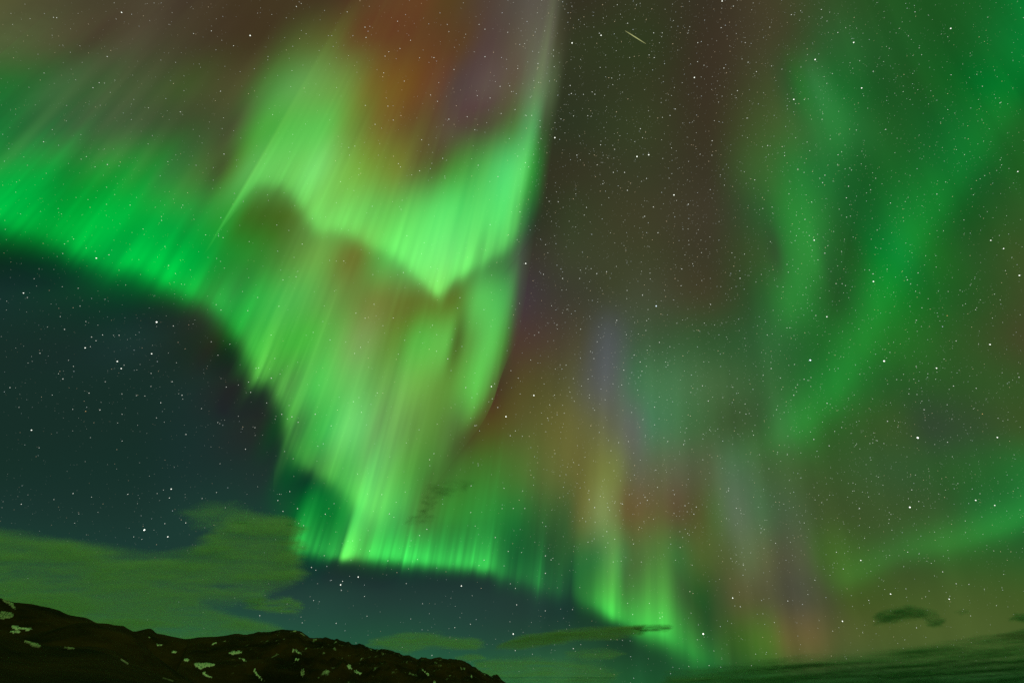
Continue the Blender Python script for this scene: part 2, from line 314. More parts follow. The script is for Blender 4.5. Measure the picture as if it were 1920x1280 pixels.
def layer(pts):
    p = np.array(pts, float); a, t = to_az(p[:, 0], p[:, 1])
    a = np.concatenate([[-math.pi - .1, -1.6], a, [a[-1] + .12, math.pi + .1]]); t = np.concatenate([[0.0, 0.06], t, [0.0, 0.0]])
    return a, t
A_S, A_M, A_N = layer(SKYLINE), layer(MIDHILL), layer(NEARHILL)
D_NEAR, D_MID, D_SKY = 1100.0, 1700.0, 2400.0

def ground_z(az, d):
    az = np.asarray(az, float); d = np.asarray(d, float)
    ts, tm, tn = (pchip(l[0], l[1], az) for l in (A_S, A_M, A_N))
    hs, hm, hn = ts * D_SKY + CAM_Z, tm * D_MID + CAM_Z, tn * D_NEAR + CAM_Z
    left = 1 / (1 + np.exp((np.degrees(az) + 33) / 1.6))
    z0 = np.zeros_like(az)
    dip1 = 0.5 * (hn + hm) - 40 * left - 3
    dip2 = np.maximum(hm, 0.45 * hs) * 0.5 + 0.5 * np.maximum(hn * 0, hm) - 34 * left
    dip2 = np.where(left > .5, dip2, 0.42 * hs + .2 * hm)
    nodes = [(0, z0), (60, z0), (500, 0.12 * hn), (D_NEAR, hn), (1380, dip1), (D_MID, hm), (2020, dip2), (D_SKY, hs), (2900, hs * .75), (5200, z0), (4.0e5, z0)]
    X = np.array([n[0] for n in nodes], float); Y = np.stack([np.broadcast_to(n[1], az.shape) for n in nodes])
    i = np.clip(np.searchsorted(X, d, side='right') - 1, 0, len(X) - 2)
    t = (d - X[i]) / (X[i + 1] - X[i]); t = np.clip(t, 0, 1)
    ya = np.take_along_axis(Y, i[None], 0)[0]; yb = np.take_along_axis(Y, (i + 1)[None], 0)[0]
    s = t * t * (3 - 2 * t)
    rise = i == 6
    s = np.where(rise, 0.35 * s + 0.65 * t, s)
    z = ya * (1 - s) + yb * s
    wx, wy = np.sin(az) * d, np.cos(az) * d
    hill = np.clip(z / 60.0, 0, 1)
    crest = np.abs(d - D_SKY) / 260.0
    free = np.clip(crest, 0, 1)
    rock = 1 / (1 + np.exp(-(np.degrees(az) + 27.5) / 1.2))
    big = fbm(wx / 260, wy / 260, 5, 3) * 20 * left + fbm(wx / 200, wy / 200, 6, 4, .55) * (9 + 16 * rock) * (1 - left)
    ridged = (1 - np.abs(fbm(wx / 110, wy / 200, 9, 4, .6)) * 2.4)
    z = z + hill * free * (0.5 * big + (4 + 15 * rock) * ridged * (1 - .75 * left) + 5 * left * fbm(wx / 70, wy / 70, 14, 3))
    z = z + hill * (fbm(wx / 24, wy / 24, 12, 3, .6) * (0.8 + 5.0 * rock))
    far = np.clip((d - 5500) / 3000, 0, 1)
    return np.where(d > 5200, far * -2.0 + (1 - far) * z, z)

azs = np.unique(np.concatenate([np.radians(np.arange(-180, -62, 2.0)), np.radians(np.arange(-62, 8, 0.11)), np.radians(np.arange(8, 180, 2.0))]))
ds = np.concatenate([np.array([0.0, 4, 12, 30, 60, 120, 220, 340, 460, 580, 700, 780, 850]), np.arange(900, 2700, 9.0), np.array([2750, 2850, 3000, 3300, 3800, 4500, 5200, 6500, 9000, 15000, 30000, 8e4, 4e5])])
AZ, DD = np.meshgrid(azs, ds, indexing='ij')
ZZ = ground_z(AZ, DD)
verts = np.stack([np.sin(AZ) * DD, np.cos(AZ) * DD, ZZ], -1).reshape(-1, 3)
rocky = (1 / (1 + np.exp(-(np.degrees(AZ) + 27.5) / 1.0))) * (ZZ > 12)
mat, nt, out = new_mat("dark_moorland")
bs = N(nt, "ShaderNodeBsdfPrincipled"); bs.inputs["Roughness"].default_value = 1.0; bs.inputs["Specular IOR Level"].default_value = 0.05
geo = N(nt, "ShaderNodeTexCoord")
n1 = N(nt, "ShaderNodeTexNoise"); n1.inputs["Scale"].default_value = 0.006; n1.inputs["Detail"].default_value = 8; n1.inputs["Roughness"].default_value = .65
r1 = N(nt, "ShaderNodeValToRGB"); r1.color_ramp.elements[0].position = .38; r1.color_ramp.elements[1].position = .68
r1.color_ramp.elements[0].color = (0.012, 0.008, 0.003, 1); r1.color_ramp.elements[1].color = (0.056, 0.026, 0.007, 1)
n2 = N(nt, "ShaderNodeTexNoise"); n2.inputs["Scale"].default_value = 0.035; n2.inputs["Detail"].default_value = 5; n2.inputs["Roughness"].default_value = .6
mp = N(nt, "ShaderNodeMapping"); mp.inputs["Scale"].default_value = (1.0, 0.35, 0.7)
at = N(nt, "ShaderNodeAttribute"); at.attribute_name = "rocky"
r2 = N(nt, "ShaderNodeValToRGB"); r2.color_ramp.elements[0].position = .62; r2.color_ramp.elements[1].position = .72
mul = N(nt, "ShaderNodeMath", operation='MULTIPLY')
mixc = N(nt, "ShaderNodeMixRGB"); mixc.inputs[2].default_value = (0.42, 0.42, 0.36, 1)
nt.links.new(geo.outputs["Object"], n1.inputs["Vector"]); nt.links.new(geo.outputs["Object"], mp.inputs["Vector"]); nt.links.new(mp.outputs[0], n2.inputs["Vector"])
nt.links.new(n1.outputs["Fac"], r1.inputs[0]); nt.links.new(n2.outputs["Fac"], r2.inputs[0])
nt.links.new(r2.outputs[0], mul.inputs[0]); nt.links.new(at.outputs["Fac"], mul.inputs[1])
nt.links.new(mul.outputs[0], mixc.inputs[0]); nt.links.new(r1.outputs[0], mixc.inputs[1]); nt.links.new(mixc.outputs[0], bs.inputs["Base Color"])
bp = N(nt, "ShaderNodeBump"); bp.inputs["Strength"].default_value = .8; bp.inputs["Distance"].default_value = 9.0
n3 = N(nt, "ShaderNodeTexNoise"); n3.inputs["Scale"].default_value = 0.03; n3.inputs["Detail"].default_value = 9; n3.inputs["Roughness"].default_value = .7
nt.links.new(geo.outputs["Object"], n3.inputs["Vector"]); nt.links.new(n3.outputs["Fac"], bp.inputs["Height"]); nt.links.new(bp.outputs[0], bs.inputs["Normal"])
nt.links.new(bs.outputs[0], out.inputs["Surface"])
me = mesh_from("hills", verts, grid_faces(len(azs), len(ds), wrap=True, flip=True), floats={"rocky": rocky.reshape(-1)})
me.materials.append(mat)
tag(link("hills", me), kind="structure")

# ------------------------------------------------------------------ snow patches lying on the hills
snow, nt, out = new_mat("old_snow")
bs = N(nt, "ShaderNodeBsdfPrincipled"); bs.inputs["Roughness"].default_value = .9
tc = N(nt, "ShaderNodeTexCoord"); nz = N(nt, "ShaderNodeTexNoise"); nz.inputs["Scale"].default_value = .12; nz.inputs["Detail"].default_value = 4
rr = N(nt, "ShaderNodeValToRGB"); rr.color_ramp.elements[0].position = .3; rr.color_ramp.elements[1].position = .62
rr.color_ramp.elements[0].color = (.42, .42, .36, 1); rr.color_ramp.elements[1].color = (.66, .66, .60, 1)
nt.links.new(tc.outputs["Object"], nz.inputs[0]); nt.links.new(nz.outputs[0], rr.inputs[0]); nt.links.new(rr.outputs[0], bs.inputs["Base Color"]); nt.links.new(bs.outputs[0], out.inputs["Surface"])
dirty = snow.copy(); dirty.name = "thin_snow"
for n in dirty.node_tree.nodes:
    if n.type == 'VALTORGB':
        n.color_ramp.elements[0].color = (.10, .10, .07, 1); n.color_ramp.elements[1].color = (.36, .36, .27, 1)

def sdf(px, py, poly):
    """signed distance in pixels to a closed polygon, positive inside"""
    P = np.array(poly, float); Q = np.roll(P, -1, 0)
    best = np.full(px.shape, 1e9); inside = np.zeros(px.shape, bool)
    for (ax, ay), (bx, by) in zip(P, Q):
        ex, ey = bx - ax, by - ay
        t = np.clip(((px - ax) * ex + (py - ay) * ey) / (ex * ex + ey * ey + 1e-9), 0, 1)
        best = np.minimum(best, np.hypot(px - ax - t * ex, py - ay - t * ey))
        c = ((ay > py) != (by > py)) & (px < (bx - ax) * (py - ay) / (by - ay + 1e-12) + ax)
        inside ^= c
    return np.where(inside, best, -best)

D_TRY = np.arange(900, 2500, 8.0)
def on_ground(px, py):
    """where the sight lines through px, py first meet the hills"""
    az, te = to_az(px, py)
    az = az.ravel(); te = te.ravel()
    A, D = np.meshgrid(az, D_TRY, indexing='ij')
    below = ground_z(A, D) > te[:, None] * D + CAM_Z
    hit = below.any(1); k = below.argmax(1)
    d = D_TRY[k] - 4.0
    return az, d, hit

def snow_patch(poly, label, cat="snow patch", group=None, m=None, step=0.62):
    P = np.array(poly, float); lo = P.min(0) - 1.5; hi = P.max(0) + 1.5
    gx = np.arange(lo[0], hi[0] + step, step); gy = np.arange(lo[1], hi[1] + step * .7, step * .7)
    X, Y = np.meshgrid(gx, gy, indexing='ij')
    s = sdf(X + fbm(X / 3, Y / 2, 91, 3) * 2.2, Y + fbm(X / 3, Y / 2, 92, 3) * 1.2, poly)
    az, d, hit = on_ground(X, Y)
    keep = (s.ravel() > .42) & hit
    z = ground_z(az, d)
    dep = np.clip(s.ravel() + .4, 0.1, 2.0) * 0.5 + 0.5
    top = np.stack([np.sin(az) * (d - 3), np.cos(az) * (d - 3), z + dep], -1)
    bot = np.stack([np.sin(az) * d, np.cos(az) * d, z - 1.0], -1)
    f = grid_faces(len(gx), len(gy))
    f = f[keep[f].all(1)]
    if len(f) == 0: return None
    sp = np.ptp(top[f], axis=1).max(1); f = f[sp < 90]
    if len(f) == 0: return None
    root = np.arange(len(top))                       # keep the largest connected piece
    while True:
        low = root[f].min(1); before = root.copy()
        for j in range(4): np.minimum.at(root, f[:, j], low)
        if (root == before).all(): break
    lab = root[f[:, 0]]; names_, cnts_ = np.unique(lab, return_counts=True); f = f[lab == names_[cnts_.argmax()]]
    # rim
    e = np.concatenate([f[:, [0, 1]], f[:, [1, 2]], f[:, [2, 3]], f[:, [3, 0]]])
    key = np.sort(e, 1); _, inv, cnt = np.unique(key, axis=0, return_inverse=True, return_counts=True)
    rim = e[cnt[inv.ravel()] == 1]; n = len(top)
    side = np.stack([rim[:, 1], rim[:, 0], rim[:, 0] + n, rim[:, 1] + n], -1)
    me = mesh_from("snow_patch", np.concatenate([top, bot]), np.concatenate([f, side]))
    me.materials.append(m or snow)
    o = link("snow_patch", me)
    return tag(o, label, cat, group or "old snow patches on the hillsides")

for poly, label, m in [
    ([(2, 1122), (12, 1124), (24, 1129), (30, 1142), (33, 1148), (24, 1141), (14, 1132), (4, 1127)], "slanting snow strip just under the skyline at the left edge of the photo", dirty),
    ([(-6, 1147), (8, 1145), (22, 1149), (27, 1155), (20, 1159), (0, 1162), (-6, 1163)], "broad dull snow patch at the far left edge beneath the slanting strip", dirty),
    ([(20, 1173), (32, 1174), (48, 1176), (66, 1179), (55, 1181.5), (36, 1181), (24, 1179)], "long bright snow streak in the hollow at the left, the upper of two", None),
    ([(10, 1185), (22, 1182), (36, 1182), (40, 1185), (28, 1187.5), (14, 1188.5)], "short bright snow streak in the hollow at the left, the lower of two", None),
    ([(38, 1200), (52, 1203), (72, 1208), (77, 1212), (72, 1215), (62, 1214), (56, 1209)], "faint greenish snow patch on the slope of the nearest left hill", dirty),
    ([(115, 1212), (130, 1213.5), (143, 1217), (134, 1218), (120, 1215.5)], "thin pale snow line along the top of the nearest left hill", dirty),
    ([(273, 1192), (284, 1195), (283, 1197.5), (276, 1195)], "tiny snow fleck right below the small knob on the skyline", dirty),
    ([(291, 1206.5), (309, 1208), (302, 1211.5), (296, 1210.5)], "small wedge of snow a little below the dip right of the knob", None),
    ([(319, 1221), (327, 1219.5), (332, 1222), (328, 1225.5), (321, 1224.5)], "small round snow spot above left of the largest snowfield", None),
    ([(342, 1235), (350, 1233), (356, 1237), (352, 1241), (345, 1239)], "oval snow spot touching the upper left of the largest snowfield", None),
    ([(361, 1244), (368, 1241.5), (380, 1242.5), (392, 1241.5), (403, 1244), (402, 1248), (395, 1249.5), (385, 1250.5), (378, 1255), (372, 1254), (366, 1249)], "largest and brightest snowfield, near the bottom left of the hills", None),
    ([(377, 1261), (384, 1258), (388, 1264), (395, 1268), (402, 1270), (392, 1270.5), (383, 1266)], "curved snow tail just below the largest snowfield", None),
    ([(394, 1208), (402, 1204), (411, 1203), (404, 1207), (398, 1210)], "small slanting snow patch high on the rounded central hill", None),
    ([(412, 1203.5), (420, 1200.5), (430, 1197.5), (431, 1199), (420, 1202.5)], "very thin snow line rising to the right on the central hill", dirty),
    ([(426, 1223.5), (436, 1220), (448, 1219.5), (455, 1222), (450, 1225.5), (438, 1227), (430, 1226)], "flat oval snow patch in the middle of the central hill", None),
    ([(443, 1230.5), (450, 1233), (458, 1234.5), (464, 1240.5), (460, 1241), (454, 1237), (446, 1234)], "thin curved snow line right below the flat oval patch", None),
    ([(475, 1252), (478, 1253), (484, 1264), (492, 1274), (488, 1274), (480, 1266), (475.5, 1258)], "long thin snow gully running down the slope near the bottom", None),
    ([(548, 1216.5), (553, 1217.5), (562, 1222), (570, 1227.5), (564, 1227), (555, 1223), (548, 1220)], "bright snow dash slanting down right under the highest central peak", None),
    ([(551, 1236), (558, 1234.5), (566, 1232.5), (560, 1237.5), (555, 1238)], "small snow wedge under the bright dash below the central peak", None),
    ([(584, 1197.5), (595, 1197.5), (594, 1199.5), (587, 1200)], "flat snow fleck on the skyline notch right of the central peak", dirty),
    ([(564, 1256), (568, 1252), (572, 1256), (570, 1266), (566, 1270), (563, 1262)], "patchy snow clump on the rocky slope near the bottom centre left", dirty),
    ([(650, 1245), (656, 1246), (661, 1254), (656, 1255), (651, 1251)], "snow clump at the upper end of the chain on the rocky ridge", None),
    ([(661, 1256), (670, 1257), (681, 1262), (674, 1265), (664, 1260)], "snow clump in the middle of the chain on the rocky ridge", None),
    ([(696, 1263), (706, 1268), (707, 1270.5), (698, 1267)], "snow clump at the lower end of the chain on the rocky ridge", None),
    ([(672, 1237), (681, 1233.5), (680, 1236.5), (674, 1238.5)], "small snow dash below the jagged skyline of the rocky ridge", None),
    ([(789, 1250), (793, 1254), (805, 1263), (807, 1267), (799, 1263), (791, 1256)], "thin snow gully slanting down the right end of the rocky ridge", None),
    ([(812, 1239.5), (820, 1240.5), (822, 1244), (815, 1243.5)], "small snow fleck just under the last rounded top of the ridge", dirty),
    ([(866, 1252), (875, 1250), (873, 1255.5), (868, 1255)], "small snow fleck below the shoulder where the ridge drops", dirty),
    ([(881, 1264), (886, 1266), (886, 1271.5), (882, 1270)], "small upright snow fleck on the final descent of the ridge", None),
    ([(206, 1272), (220, 1275), (222, 1283), (211, 1282)], "snow spot cut by the bottom edge of the photo below the near hill", None),
    ([(811, 1276), (817, 1275.5), (819, 1286), (811, 1286)], "bright snow spot cut by the bottom edge under the rocky ridge", None),
    ([(301, 1272), (316, 1277), (325, 1283), (308, 1282)], "dull snow strip at the bottom edge below the largest snowfield", dirty),
]:
    snow_patch(poly, label, m=m)

# ------------------------------------------------------------------ sky dome
R_SKY = 6.0e6
def sky_light(d):
    """light of the sky behind everything for unit directions d"""
    dep = d @ FWD
    x = 960 + F_PX * (d @ RIGHT) / np.maximum(dep, .05); y = 640 - F_PX * (d @ UPV) / np.maximum(dep, .05)
    amb = np.array([[0.0252, 0.1800, 0.0250]]) * np.ones((len(d), 1))
    out = amb.copy()
    k = dep > .2
    g = glow_light(np.clip(x[k], -300, 2200), np.clip(y[k], -250, 1279.9))
    far = np.maximum.reduce([-x[k] - 150, x[k] - 2070, -y[k] - 100, np.zeros(k.sum())]) / 500.0
    w = np.clip(1 - far, 0, 1)[:, None]; w = w * w * (3 - 2 * w)
    out[k] = g * w + amb[k] * (1 - w)
    return out
na, ne = 420, 300
a = np.radians(np.linspace(-106, 106, na))
e = np.radians(np.concatenate([np.linspace(-12, -1, 6), np.linspace(0, 90, ne)]))
Aa, Ee = np.meshgrid(a, e, indexing='ij')
dd = np.stack([np.cos(Ee) * np.sin(Aa), np.cos(Ee) * np.cos(Aa), np.sin(Ee)], -1).reshape(-1, 3)
me = mesh_from("sky", dd * R_SKY, grid_faces(na, len(e)), colors=sky_light(dd))
glow, nt, out = new_mat("night_sky_glow")
at = N(nt, "ShaderNodeAttribute"); at.attribute_name = "col"; em = N(nt, "ShaderNodeEmission")
nt.links.new(at.outputs["Color"], em.inputs["Color"]); nt.links.new(em.outputs[0], out.inputs["Surface"])
glow.cycles.emission_sampling = 'NONE'
me.materials.append(glow)
tag(link("sky", me), kind="structure")

# ------------------------------------------------------------------ aurora curtains: sheets of rays that stand 105 km up and follow one field direction
air, nt, out = new_mat("aurora_light")
at = N(nt, "ShaderNodeAttribute"); at.attribute_name = "col"; em = N(nt, "ShaderNodeEmission"); tr = N(nt, "ShaderNodeBsdfTransparent"); ad = N(nt, "ShaderNodeAddShader")
nt.links.new(at.outputs["Color"], em.inputs["Color"]); nt.links.new(em.outputs[0], ad.inputs[0]); nt.links.new(tr.outputs[0], ad.inputs[1]); nt.links.new(ad.outputs[0], out.inputs["Surface"])
air.cycles.emission_sampling = 'NONE'
FIELD = direction(VX, VY)
def build_curtain(c):
    q = np.arange(c.q[0], c.q[-1], 0.0016)
    tmax = float(np.max(c.c[:, 3])) * 5.2; tmin = -1.6 * float(np.max(c.c[:, 4])) - 8
    t = np.concatenate([np.arange(tmin, 60, 3.0), np.arange(60, tmax, 8.0)])
    Q, T = np.meshgrid(q, t, indexing='ij')
    rb = c.edge(Q)[0]; r = np.maximum(rb - T, 260)
    light = c.light(Q, r)
    yb = VY + rb / np.sqrt(1 + Q * Q); xb = VX + Q * (yb - VY)
    d0 = direction(xb, yb); P0 = d0 * (105e3 / np.maximum(d0[..., 2], .03))[..., None]
    phi = (rb - r) / rb; zB = FIELD @ FWD
    h = (P0 @ FWD) * phi / ((1 - phi) * zB)
    P = P0 + h[..., None] * FIELD
    keep = light.max(-1) > 0.0006
    me = mesh_from("aurora_curtain", P.reshape(-1, 3), grid_faces(len(q), len(t), keep=keep), colors=light.reshape(-1, 3))
    me.materials.append(air)
    return tag(link(c.name, me), c.label, "aurora", "curtains of the northern lights")
for c in CURTAINS: build_curtain(c)

# ------------------------------------------------------------------ clouds: thin lenses of vapour with real distance and thickness
def cloud_mat(name, albedo, alpha):
    m, nt, out = new_mat(name)
    at = N(nt, "ShaderNodeAttribute"); at.attribute_name = "vapour"
    mu = N(nt, "ShaderNodeMath", operation='MULTIPLY'); mu.inputs[1].default_value = alpha
    df = N(nt, "ShaderNodeBsdfDiffuse"); df.inputs[0].default_value = (*albedo, 1)
    tl = N(nt, "ShaderNodeBsdfTranslucent"); tl.inputs[0].default_value = (*albedo, 1)
    mx = N(nt, "ShaderNodeMixShader"); mx.inputs[0].default_value = .5
    tr = N(nt, "ShaderNodeBsdfTransparent"); fx = N(nt, "ShaderNodeMixShader")
    nt.links.new(at.outputs["Fac"], mu.inputs[0]); nt.links.new(df.outputs[0], mx.inputs[1]); nt.links.new(tl.outputs[0], mx.inputs[2])
    nt.links.new(mu.outputs[0], fx.inputs[0]); nt.links.new(tr.outputs[0], fx.inputs[1]); nt.links.new(mx.outputs[0], fx.inputs[2]); nt.links.new(fx.outputs[0], out.inputs["Surface"])
    return m
PALE_VAPOUR = cloud_mat("pale_vapour", (.66, .90, .60), .80)  # neutral cloud; green of the light tinted into its albedo
SHADED_VAPOUR = cloud_mat("shaded_vapour", (.27, .46, .30), .75)  # same cloud less lit: the shade is painted in as a darker albedo

def cloud(label, poly, mat, alt=1500, thick=260, soft=10, wob=8, stretch=(60, 14), wisps=.25, dens=1.0, seed=1, step=3.0, maxd=40000, group=None, tilt=0.0):
    P = np.array(poly, float); lo = P.min(0) - soft * 2 - wob; hi = P.max(0) + soft * 2 + wob
    gx = np.arange(lo[0], hi[0] + step, step); gy = np.arange(lo[1], min(hi[1], 1294) + step, step * .8)
    X, Y = np.meshgrid(gx, gy, indexing='ij')
    sx, sy = stretch; X0, Y0 = X, Y; X, Y = X + Y * tilt, Y - X * tilt
    wx = fbm(X / sx, Y / sy, seed, 5, .6); wy = fbm(X / sx, Y / sy, seed + 3, 5, .6)
    s = sdf(X0 + wx * wob * 3, Y0 + wy * wob, poly)
    k = np.clip((s + soft) / (2 * soft), 0, 1); k = k * k * (3 - 2 * k)
    n = fbm(X / (sx * .8), Y / (sy * .6), seed + 9, 5, .6)
    k = k * np.clip(1 - wisps + wisps * 2.2 * n + wisps * .3, 0, 1.2) * dens
    k = np.clip(k, 0, 1)
    X, Y = X0, Y0
    d = direction(X, Y)
    D = np.minimum(alt / np.maximum(d[..., 2], .01), maxd)
    half = thick * (0.02 + k) * (1 + .5 * fbm(X / 40, Y / 20, seed + 20, 3))
    f = d * (D - half)[..., None]; b = d * (D + half)[..., None]
    keep = k > .012
    fa = grid_faces(len(gx), len(gy), keep=keep); n0 = X.size
    me = mesh_from("cloud", np.concatenate([f.reshape(-1, 3), b.reshape(-1, 3)]), np.concatenate([fa, fa[:, ::-1] + n0]),
                   floats={"vapour": np.concatenate([k.ravel(), k.ravel()])})
    me.materials.append(mat)
    return tag(link("cloud", me), label, "cloud", group)

cloud("large smooth pale green cloud swelling over the left hills", [(-80, 990), (0, 1000), (60, 1008), (130, 1014), (200, 1028), (260, 1040), (310, 1043), (350, 1036), (385, 1016), (410, 992), (445, 978), (490, 972),
    (535, 974), (548, 990), (558, 1020), (572, 1052), (562, 1078), (535, 1092), (505, 1104), (490, 1118), (430, 1124), (380, 1128), (420, 1146), (480, 1168), (525, 1180), (500, 1192), (420, 1198), (200, 1230), (-80, 1230)],
    PALE_VAPOUR, soft=15, wob=10, stretch=(150, 30), wisps=.34, dens=.76, seed=3)
cloud("small pale green cloud tongue pointing right from the large cloud", [(455, 1128), (500, 1122), (545, 1122), (568, 1130), (572, 1138), (555, 1147), (520, 1145), (480, 1136)], PALE_VAPOUR, soft=8, wob=6, stretch=(40, 10), wisps=.4, dens=.75, seed=5, alt=1400, thick=120, step=2)
cloud("faint wispy green cloud puff above the large cloud's shoulder", [(350, 960), (385, 947), (430, 948), (470, 962), (490, 972), (440, 976), (400, 988), (372, 980)], PALE_VAPOUR, soft=16, wob=7, stretch=(50, 16), wisps=.3, dens=.30, seed=7, alt=1900, thick=120)
cloud("smooth pale green lens cloud over the right shoulder of the hills", [(696, 1208), (712, 1196), (750, 1189), (800, 1188), (860, 1191), (895, 1199), (906, 1208), (890, 1214), (840, 1214), (800, 1212), (770, 1222), (720, 1216)],
    PALE_VAPOUR, soft=7, wob=7, stretch=(60, 10), wisps=.28, dens=.7, seed=11, alt=1200, thick=160, step=2)
cloud("long smooth lens cloud streak right of centre with a dark right tip", [(930, 1214), (950, 1200), (985, 1190), (1040, 1183), (1100, 1178), (1170, 1174), (1210, 1172), (1205, 1186), (1150, 1194), (1090, 1200), (1030, 1208), (980, 1216)],
    cloud_mat("olive_vapour", (.52, .68, .40), .84), soft=5, wob=5, stretch=(90, 10), wisps=.25, dens=.85, seed=13, alt=1250, thick=160, step=2)
cloud("small dark ragged cloud at the right tip of the long streak", [(1188, 1174), (1215, 1171), (1250, 1172), (1262, 1176), (1250, 1182), (1215, 1183), (1200, 1188)], SHADED_VAPOUR, soft=4, wob=3, stretch=(24, 6), wisps=.3, dens=.8, seed=17, alt=1180, thick=80, step=1.6)
cloud("low faint green cloud bank between the ridge end and the streak cloud", [(895, 1238), (930, 1231), (1000, 1233), (1060, 1240), (1130, 1248), (1160, 1262), (1140, 1300), (900, 1300)],
    PALE_VAPOUR, soft=9, wob=6, stretch=(80, 9), wisps=.4, dens=.5, seed=19, alt=1000, thick=200)
cloud("thin dim cloud strip below the long streak cloud", [(1060, 1222), (1090, 1216), (1140, 1218), (1165, 1224), (1150, 1232), (1100, 1234), (1060, 1230)], PALE_VAPOUR, soft=7, wob=5, stretch=(60, 7), wisps=.35, dens=.45, seed=23, alt=1100, thick=100, step=2)
cloud("small pale cloud scrap resting on the skyline of the ridge end", [(850, 1232), (880, 1226), (900, 1228), (905, 1234), (880, 1237), (858, 1237)], PALE_VAPOUR, soft=4, wob=3, stretch=(30, 7), wisps=.3, dens=.55, seed=29, alt=1100, thick=80, step=2)
cloud("dark flat topped cloud floating in the olive sky at the lower right", [(1638, 1158), (1650, 1147), (1680, 1141), (1700, 1136), (1725, 1140), (1755, 1147), (1762, 1152), (1735, 1156), (1700, 1160), (1670, 1166), (1645, 1168)],
    SHADED_VAPOUR, soft=7, wob=4, stretch=(26, 9), wisps=.25, dens=1.0, seed=32, alt=1300, thick=160, step=2)
cloud("small dark cloud lobe hanging just right of the flat topped cloud", [(1733, 1160), (1755, 1157), (1774, 1160), (1768, 1170), (1750, 1174), (1738, 1170)], SHADED_VAPOUR, soft=6, wob=4, stretch=(20, 9), wisps=.25, dens=.75, seed=37, alt=1300, thick=90, step=2)
cloud("faint tiny dark cloud wisp right of the flat topped cloud", [(1792, 1147), (1805, 1143), (1816, 1147), (1804, 1151)], SHADED_VAPOUR, soft=5, wob=3, stretch=(18, 7), wisps=.3, dens=.4, seed=41, alt=1350, thick=60, step=2)
cloud("dark cloud scrap cut by the right edge of the photo", [(1893, 1162), (1902, 1151), (1925, 1150), (1960, 1156), (1960, 1166), (1920, 1166)], SHADED_VAPOUR, soft=5, wob=4, stretch=(24, 8), wisps=.25, dens=.9, seed=43, alt=1300, thick=90, step=2)
cloud("long dark cloud bank along the bottom right under the aurora", [(1370, 1252), (1430, 1243), (1520, 1234), (1600, 1228), (1680, 1218), (1760, 1208), (1830, 1198), (1890, 1190), (1940, 1178), (2100, 1165), (2100, 1330), (1200, 1330), (1260, 1266)],
    SHADED_VAPOUR, soft=10, wob=9, stretch=(170, 11), wisps=.34, dens=1.0, tilt=-.07, seed=47, alt=1000, thick=250, maxd=26000)
cloud("thin dark smudge of cloud in front of the central green curtain", [(775, 975), (790, 945), (805, 918), (840, 908), (890, 905), (880, 916), (835, 925), (812, 950), (800, 974)], SHADED_VAPOUR, soft=12, wob=9, stretch=(26, 12), wisps=.45, dens=.42, seed=53, alt=2200, thick=100, step=2)

# ------------------------------------------------------------------ stars
R_STAR = 80000.0
def star_mat(name, rgb, strength):
    m, nt, out = new_mat(name); em = N(nt, "ShaderNodeEmission"); em.inputs[0].default_value = (*rgb, 1); em.inputs[1].default_value = strength
    nt.links.new(em.outputs[0], out.inputs["Surface"]); m.cycles.emission_sampling = 'NONE'
    return m
def ico(level):
    import bmesh
    bm = bmesh.new(); bmesh.ops.create_icosphere(bm, subdivisions=level, radius=1.0)
    me = bpy.data.meshes.new("star"); bm.to_mesh(me); bm.free(); return me
STAR_KINDS = {}
TINT = {"white": (.95, 1.0, .88), "blue": (.75, .9, 1.0), "orange": (1.0, .62, .25)}
POWER = {0: 2.4, 1: 1.5, 2: .95, 3: .58}
for lv in POWER:
    for t in TINT:
        me = ico(2 if lv < 2 else 1); me.materials.append(star_mat(t + "_starlight", TINT[t], POWER[lv])); STAR_KINDS[lv, t] = me
